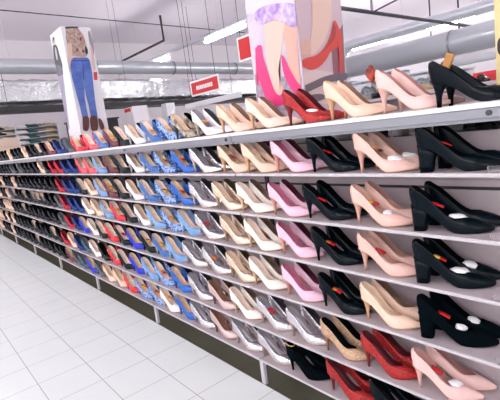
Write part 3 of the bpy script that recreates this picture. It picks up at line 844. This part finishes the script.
pipe('round_duct', [(9.5, 7.2, 2.60), (9.5, -4, 2.60)], .26, m_galv, 'large round silver duct running above the nude pumps', (.25, .48, .7))
pipe('round_duct', [(14.2, 6.6, 2.55), (14.2, -3, 2.55)], .15, m_galv, 'slim far duct partly behind the large round silver duct', (.3, .6))
arc = [(11, 8.05 + .30 * math.sin(a), 3.12 + .30 * math.cos(a)) for a in [i * PI / 2 / 8 for i in range(9)]]
pipe('elbow_duct', [(11, -4, 3.42), (11, 5, 3.42)] + arc + [(11, 8.35, 2.0)], .14, m_galv, 'silver duct with a downward elbow beside the red shoe poster', (), (.3, .8))
# foil wrapped duct, box section
bm = bmesh.new()
for x in range(0, 49):
    pass
NX = 120; prof = [(-.35, -.20), (-.35, .20), (-.27, .26), (.27, .26), (.35, .20), (.35, -.20), (.27, -.26), (-.27, -.26)]
rows = []; r = random.Random(3)
for i in range(NX + 1):
    x = -5 + 14.5 * i / NX; zc = 2.86 - 0.024 * (x - 0)
    rows.append([bm.verts.new((x, 10.75 + a * (1 + r.uniform(-.03, .03)), zc + b * (1 + r.uniform(-.06, .06)))) for a, b in prof])
for a, b in zip(rows, rows[1:]):
    for k in range(8): bm.faces.new((a[k], a[(k + 1) % 8], b[(k + 1) % 8], b[k]))
bm.faces.new(rows[0]); bm.faces.new(rows[-1])
tag(obj('insulated_duct', bm, m_foil), 'wide duct wrapped in crinkled silver foil under the far round duct', 'duct')
t = empty('cable_tray', (0, 10.7, 2.5))
bm = bmesh.new()
for v in box(bm, (-5, -.28, -.06), (9.4, .30, .05)): v.co.z -= 0.024 * v.co.x
obj('tray_body', bm, m_dark, t)
for x in (-3, 2.1, 6.9):
    bm = bmesh.new(); tube(bm, [(x, -.40, -0.03 - .024 * x), (x, -.40, CZ - 2.5)], .006, 6); box(bm, (x - .01, -.41, -.05 - .024 * x), (x + .01, -.2, -.03 - .024 * x)); obj('hanger', bm, m_dark, t)
tag(t, 'dark tray under the crinkled foil duct', 'tray')

# ------------------------------------------------------------------ lamps: rows of fluorescent fixtures along the store
def fixture(x, y0, y1, z=3.5, wire=True, k=1.0):
    t = empty('fluorescent_lamp', (x, y0, z)); L = y1 - y0
    bm = bmesh.new(); box(bm, (-.028, 0, .05), (.028, L, .085), bevel=.004); obj('housing', bm, m_white, t)
    bm = bmesh.new(); tube(bm, [(0, .02, 0.0), (0, .06, 0), (0, L - .06, 0), (0, L - .02, 0)], [.06 * k, .075 * k, .075 * k, .06 * k], 14); obj('diffuser', bm, m_tube, t, True)
    if wire:
        for yy in (.15, L - .15):
            bm = bmesh.new(); tube(bm, [(0, yy, .08), (0, yy, CZ - z)], .003, 6); obj('hanger', bm, m_white, t)
    return t
rows = [(-1.85, [-4.2, -1.2, 1.8, 4.8, 7.8, 10.8], 1.5), (-9.0, [-4.2, -1.2, 1.8, 4.8, 7.8, 10.8], 1.5), (6.15, [-5.0, -2.0, 1.0, 4.05, 7.08, 10.3], 1.5), (12.15, [-2.7, -.1, 2.45, 5.03, 7.58], 1.3), (20.2, [0.5, 3.3, 6.1, 8.7, 11.3], 1.4), (27.9, [5.2, 8.2, 11.2], 1.4)]  # first two rows are unseen, added at the left to side-light the shelves
RN = ['unseen row over the aisle', 'added unseen row farther left', 'row crossing above the red signs', 'row above the large round duct', 'far row on the right', 'farthest row on the right']
for (x, ys, L), rn in zip(rows, RN):
    for i, y in enumerate(ys):
        tag(fixture(x, y, y + L, 3.5, x != 6.15, 0.62 if x == 6.15 else 1.0), 'lit fluorescent lamp, %s from the near end, %s' % (NUM[i + 1], rn), 'lamp', 'fluorescent lamps')
t = empty('lamp_rail', (6.15, -5.5, 3.587))
bm = bmesh.new(); box(bm, (-.05, 0, 0), (.05, 19, .06)); obj('rail', bm, m_galv, t)
for yy in (1.5, 5.5, 9.5, 13.5, 17.5):
    bm = bmesh.new(); tube(bm, [(0, yy, .06), (0, yy, CZ - 3.587)], .004, 6); obj('hanger', bm, m_white, t)
tag(t, 'long rail carrying the lamp row above the red signs', 'rail')

# rods and conduits under the ceiling
bm = bmesh.new(); tube(bm, [(6.6, 11.2, CZ), (6.6, 11.2, 4.15), (6.6, 14.2, 4.15)], .035, 8)
tag(obj('conduit', bm, m_dark), 'dark bent conduit dropping from the ceiling near the far duct', 'conduit')
bm = bmesh.new(); tube(bm, [(2.0, 11.0, 4.66), (9.5, 11.0, 4.42)], .012, 8)
tag(obj('conduit', bm, m_dark), 'thin straight conduit crossing high on the far ceiling', 'conduit')
bm = bmesh.new(); tube(bm, [(5.0, 4.6, 3.14), (11.5, 4.6, 3.04)], .035, 8); tube(bm, [(6.95, 4.6, 3.11), (6.95, 4.6, CZ)], .02, 8); tube(bm, [(6.95, 4.6, 3.11), (6.95, 1.0, 3.6)], .015, 8)
tag(obj('conduit', bm, m_post), 'dark suspended rod beside the red shoe poster', 'conduit')
for i, (x, y, z, z2) in enumerate([(11.6, 5.2, 3.0, CZ), (12.5, 6.4, 2.9, CZ)]):
    bm = bmesh.new(); tube(bm, [(x, y, z), (x, y, z2)], .022, 8)
    tag(obj('hanger_rod', bm, m_dark), 'dark hanger rod above the large duct, %s one' % ('near', 'far')[i], 'rod', 'hanger rods')

# ------------------------------------------------------------------ second gondola behind, its clutter
bm = bmesh.new()
box(bm, (3.98, -1.5, 0.0), (4.62, 9.6, .12)); box(bm, (4.26, -1.5, .12), (4.34, 9.6, 1.50)); box(bm, (3.92, -1.5, 1.50), (4.68, 9.6, 1.53))
for z in (.45, .78, 1.11): box(bm, (3.98, -1.5, z), (4.62, 9.6, z + .02))
tag(obj('display_rack', bm, m_panel), 'grey double-sided rack behind the shoe rack', 'rack')
r = random.Random(21); order = ['first', 'second']
cols = ['black', 'grey', 'black', 'beige', 'black', 'white', 'grey', 'gold']
cnt = {}
for i in range(46):
    y = 0.9 + i * 0.185
    k = cols[i % 8] if r.random() > .25 else 'black'
    put_low(k, 4.0 + r.uniform(0, .05), y, 1.531, r.uniform(-.25, .25) + PI * .5 * (1 if i % 3 else -1) * 0 , '%s flat shoe on the rear rack top, behind the %s' % (k, 'dark navy and rosy nude pumps' if y < 2.6 else 'red and beige pumps' if y < 4.2 else 'silver and blue pumps' if y < 6 else 'pale grey pumps'), 'flat shoes on the rack behind')
m_clear = mat('clear plastic', (240, 244, 248), 0.08, trans=0.85)
for i, (x, y, w, h) in enumerate([(4.42, 2.40, .26, .20), (4.42, 2.72, .28, .27), (4.42, 3.06, .26, .22), (4.42, 3.42, .32, .26), (4.42, 2.02, .24, .16), (4.42, 3.84, .3, .2)]):
    t = empty('plastic_box', (x, y, 1.5305))
    bm = bmesh.new(); box(bm, (-.12, -w / 2, 0), (.12, w / 2, h), bevel=.012); obj('body', bm, m_clear, t, False)
    bm = bmesh.new(); box(bm, (-.125, -w / 2 - .005, h), (.125, w / 2 + .005, h + .018), bevel=.004); obj('lid', bm, mat('pale lid', (226, 232, 238), .3), t)
    bm = crumple(70 + i, .075, w * .36, h * .34); bmesh.ops.translate(bm, verts=bm.verts, vec=(0, 0, h * .42)); obj('contents', bm, mat('box contents %d' % (i % 3), [(70, 78, 92), (150, 150, 160), (40, 44, 52)][i % 3], .6, kind='noise', col2=(210, 212, 218), scale=30), t, True)
    tag(t, 'clear plastic box on the rear rack, %s from the right' % NUM[[2.02, 2.40, 2.72, 3.06, 3.42, 3.84].index(y) + 1], 'box', 'clear boxes on the rack behind')
for i, (y, z, c, lb) in enumerate([(1.74, .10, (206, 40, 48), 'red box lying on the rear rack behind the rosy nude pump'), (1.48, .16, (222, 30, 36), 'bright red box on the rear rack left of the yellow poster'), (1.22, .1, (90, 60, 60), 'brown box on the rear rack nearest the right edge')]):
    t = empty('carton', (4.40, y, 1.5305))
    bm = bmesh.new(); box(bm, (-.05, -.1, 0), (.1, .1, z), bevel=.003); obj('body', bm, mat('carton %d' % i, c, .5), t)
    bm = bmesh.new(); box(bm, (-.053, -.103, z - .03), (.103, .103, z + .004), bevel=.003); obj('lid', bm, mat('carton lid %d' % i, tuple(min(255, int(v * 1.1)) for v in c), .5), t)
    tag(t, lb, 'box')
# far racks to the right, seen only over the top shelf
for j, x in enumerate((7.4, 10.4, 13.6, 17.0)):
    t = empty('display_rack', (x, -2, 0))
    bm = bmesh.new(); box(bm, (-.05, 0, 0), (.05, 12, 1.75)); obj('spine', bm, m_panel, t)
    for z in (.3, .7, 1.1, 1.5): 
        bm = bmesh.new(); box(bm, (-.35, 0, z), (-.05, 12, z + .025)); obj('shelf_board', bm, m_white, t)
    bm = bmesh.new(); box(bm, (-.06, 0, 1.75), (.06, 12, 1.95), bevel=.01); obj('header_board', bm, mat('header %d' % j, [(214, 210, 216), (198, 204, 212), (226, 222, 226), (206, 204, 212)][j], .5), t)
    tag(t, 'tall white rack in the far hall, %s row behind the shoe rack' % NUM[j + 2], 'rack', 'racks in the far hall')
r = random.Random(9)
for j, x in enumerate((7.4, 10.4)):
    for i in range(26):
        y = 1.5 + i * .33 + r.uniform(-.05, .05); h = r.uniform(.10, .22); c = r.choice([(60, 62, 70), (214, 216, 222), (240, 240, 244), (120, 120, 130), (180, 60, 66), (92, 110, 130)])
        bm = bmesh.new(); box(bm, (-.12, 0, 0), (.12, r.uniform(.14, .28), h), bevel=.004); box(bm, (-.124, -.003, h - .03), (.124, .1, h + .004))
        o = obj('carton', bm, mat('pack %d %d %d' % c, c, .35)); o.location = (x - .2, y, 1.5255)
        tag(o, 'small pack on the upper shelf of the far hall, %s row' % NUM[j + 2], 'box', 'packs in the far hall row %d' % (j + 2))

# header light box, pillar and notice board beyond the rack on the left
t = empty('light_box', (4.45, 5.45, 1.90))
bm = bmesh.new(); box(bm, (-.03, 0, 0), (.03, 1.65, .085), bevel=.004); obj('body', bm, m_white, t)
bm = bmesh.new()
for yy in (.2, 1.45): tube(bm, [(0, yy, .08), (0, yy, 2.79)], .004, 6)
obj('cord', bm, m_dark, t); tag(t, 'long white header strip hanging below the lettered red sign', 'strip')
bm = bmesh.new(); box(bm, (5.50, 9.7, 0), (5.74, 9.95, 2.27), bevel=.004)
tag(obj('pillar', bm, m_white), 'slim white pillar behind the blue floral pumps', 'pillar', kind='structure')
t = empty('notice_board', (4.80, 9.75, 0))
bm = bmesh.new(); box(bm, (-.2, -.01, 1.86), (.2, .01, 2.26), bevel=.003); obj('panel', bm, m_wall, t)
bm = bmesh.new(); tube(bm, [(0, .03, 0), (0, .03, 2.2)], .02, 8); obj('stand', bm, m_dark, t)
tag(t, 'pale notice board standing behind the pale grey pumps', 'board')
bm = bmesh.new(); box(bm, (3.75, 11.6, 0), (5.0, 12.1, 2.12)); box(bm, (3.72, 11.55, 2.12), (5.03, 12.15, 2.16))
tag(obj('wall_rack', bm, mat('dark rack', (62, 60, 66), .6)), 'dark rack front at the far end under the foil duct', 'rack')

# ------------------------------------------------------------------ far shoe stand on the left with stacked flat shoes
t = empty('shoe_stand', (0, 12.4, 0))
for z in (.4, .8, 1.2, 1.60, 1.735, 1.87, 2.005, 2.14):
    bm = bmesh.new(); box(bm, (1.55, 0, z - .012), (3.62, .3, z)); obj('shelf_board', bm, m_white, t)
bm = bmesh.new(); box(bm, (1.55, .3, 0), (3.62, .33, 2.2)); obj('back_board', bm, mat('stand back', (206, 198, 202), .7), t)
for x in (1.53, 2.58, 3.62):
    bm = bmesh.new(); box(bm, (x - .012, -.01, 0), (x + .012, .33, 2.24)); obj('side_panel', bm, m_white, t)
tag(t, 'white stand with stacked flat shoes at the far left end', 'stand')
STK = [('black', 2.12), ('beige', 2.62), ('grey', 2.95), ('teal', 3.0), ('gold', 3.3)]
cs = [('black', 1.58, 2), ('black', 1.86, 2), ('black', 2.12, 2), ('beige', 2.30, 5), ('grey', 2.62, 5), ('teal', 2.90, 5), ('grey', 3.10, 5), ('gold', 3.34, 5)]
for key, x, n in cs:
    for q in range(n):
        z = 2.14 - .135 * q
        nm = {'black': 'black', 'beige': 'beige', 'grey': 'pale grey', 'teal': 'teal', 'gold': 'mustard'}[key]
        put_low({'grey': 'white'}.get(key, key) if x < 3 else key, x - 0.06, 12.45, z + .001, r.uniform(-.05, .05),
                '%s flat shoe on the far stand, %s row from top, near the %s' % (nm, NUM[q + 1], 'left post' if x < 2.2 else 'middle post' if x < 2.8 else 'teal shoes' if x < 3.2 else 'right post'), 'flat shoes on the far stand', 1.32)
t = empty('header_card', (1.98, 10.8, 0))
bm = bmesh.new(); box(bm, (-.3, 0, 1.44), (.28, .02, 1.86), bevel=.003); obj('card', bm, mat('beige card', (222, 196, 178), .6), t)
bm = bmesh.new(); box(bm, (.28, -.005, 1.40), (.31, .025, 1.90)); obj('edge_strip', bm, m_white, t)
bm = bmesh.new(); tube(bm, [(0, .03, 0), (0, .03, 1.8)], .015, 8); obj('stand', bm, m_dark, t)
tag(t, 'beige card panel with white edge beyond the left end of the rack', 'board')

# ------------------------------------------------------------------ world and view
w = bpy.data.worlds.new('world'); SC.world = w; w.use_nodes = True
w.node_tree.nodes['Background'].inputs['Color'].default_value = (0.95, 0.95, 1.0, 1)
w.node_tree.nodes['Background'].inputs['Strength'].default_value = 0.75
SC.view_settings.view_transform = 'Standard'
SC.view_settings.look = 'None'
SC.view_settings.gamma = 1.0
SC.view_settings.exposure = 0.68
SC.view_settings.use_curve_mapping = False
SC.cycles.use_denoising = True
SC.cycles.max_bounces = 8
SC.cycles.sample_clamp_indirect = 6.0
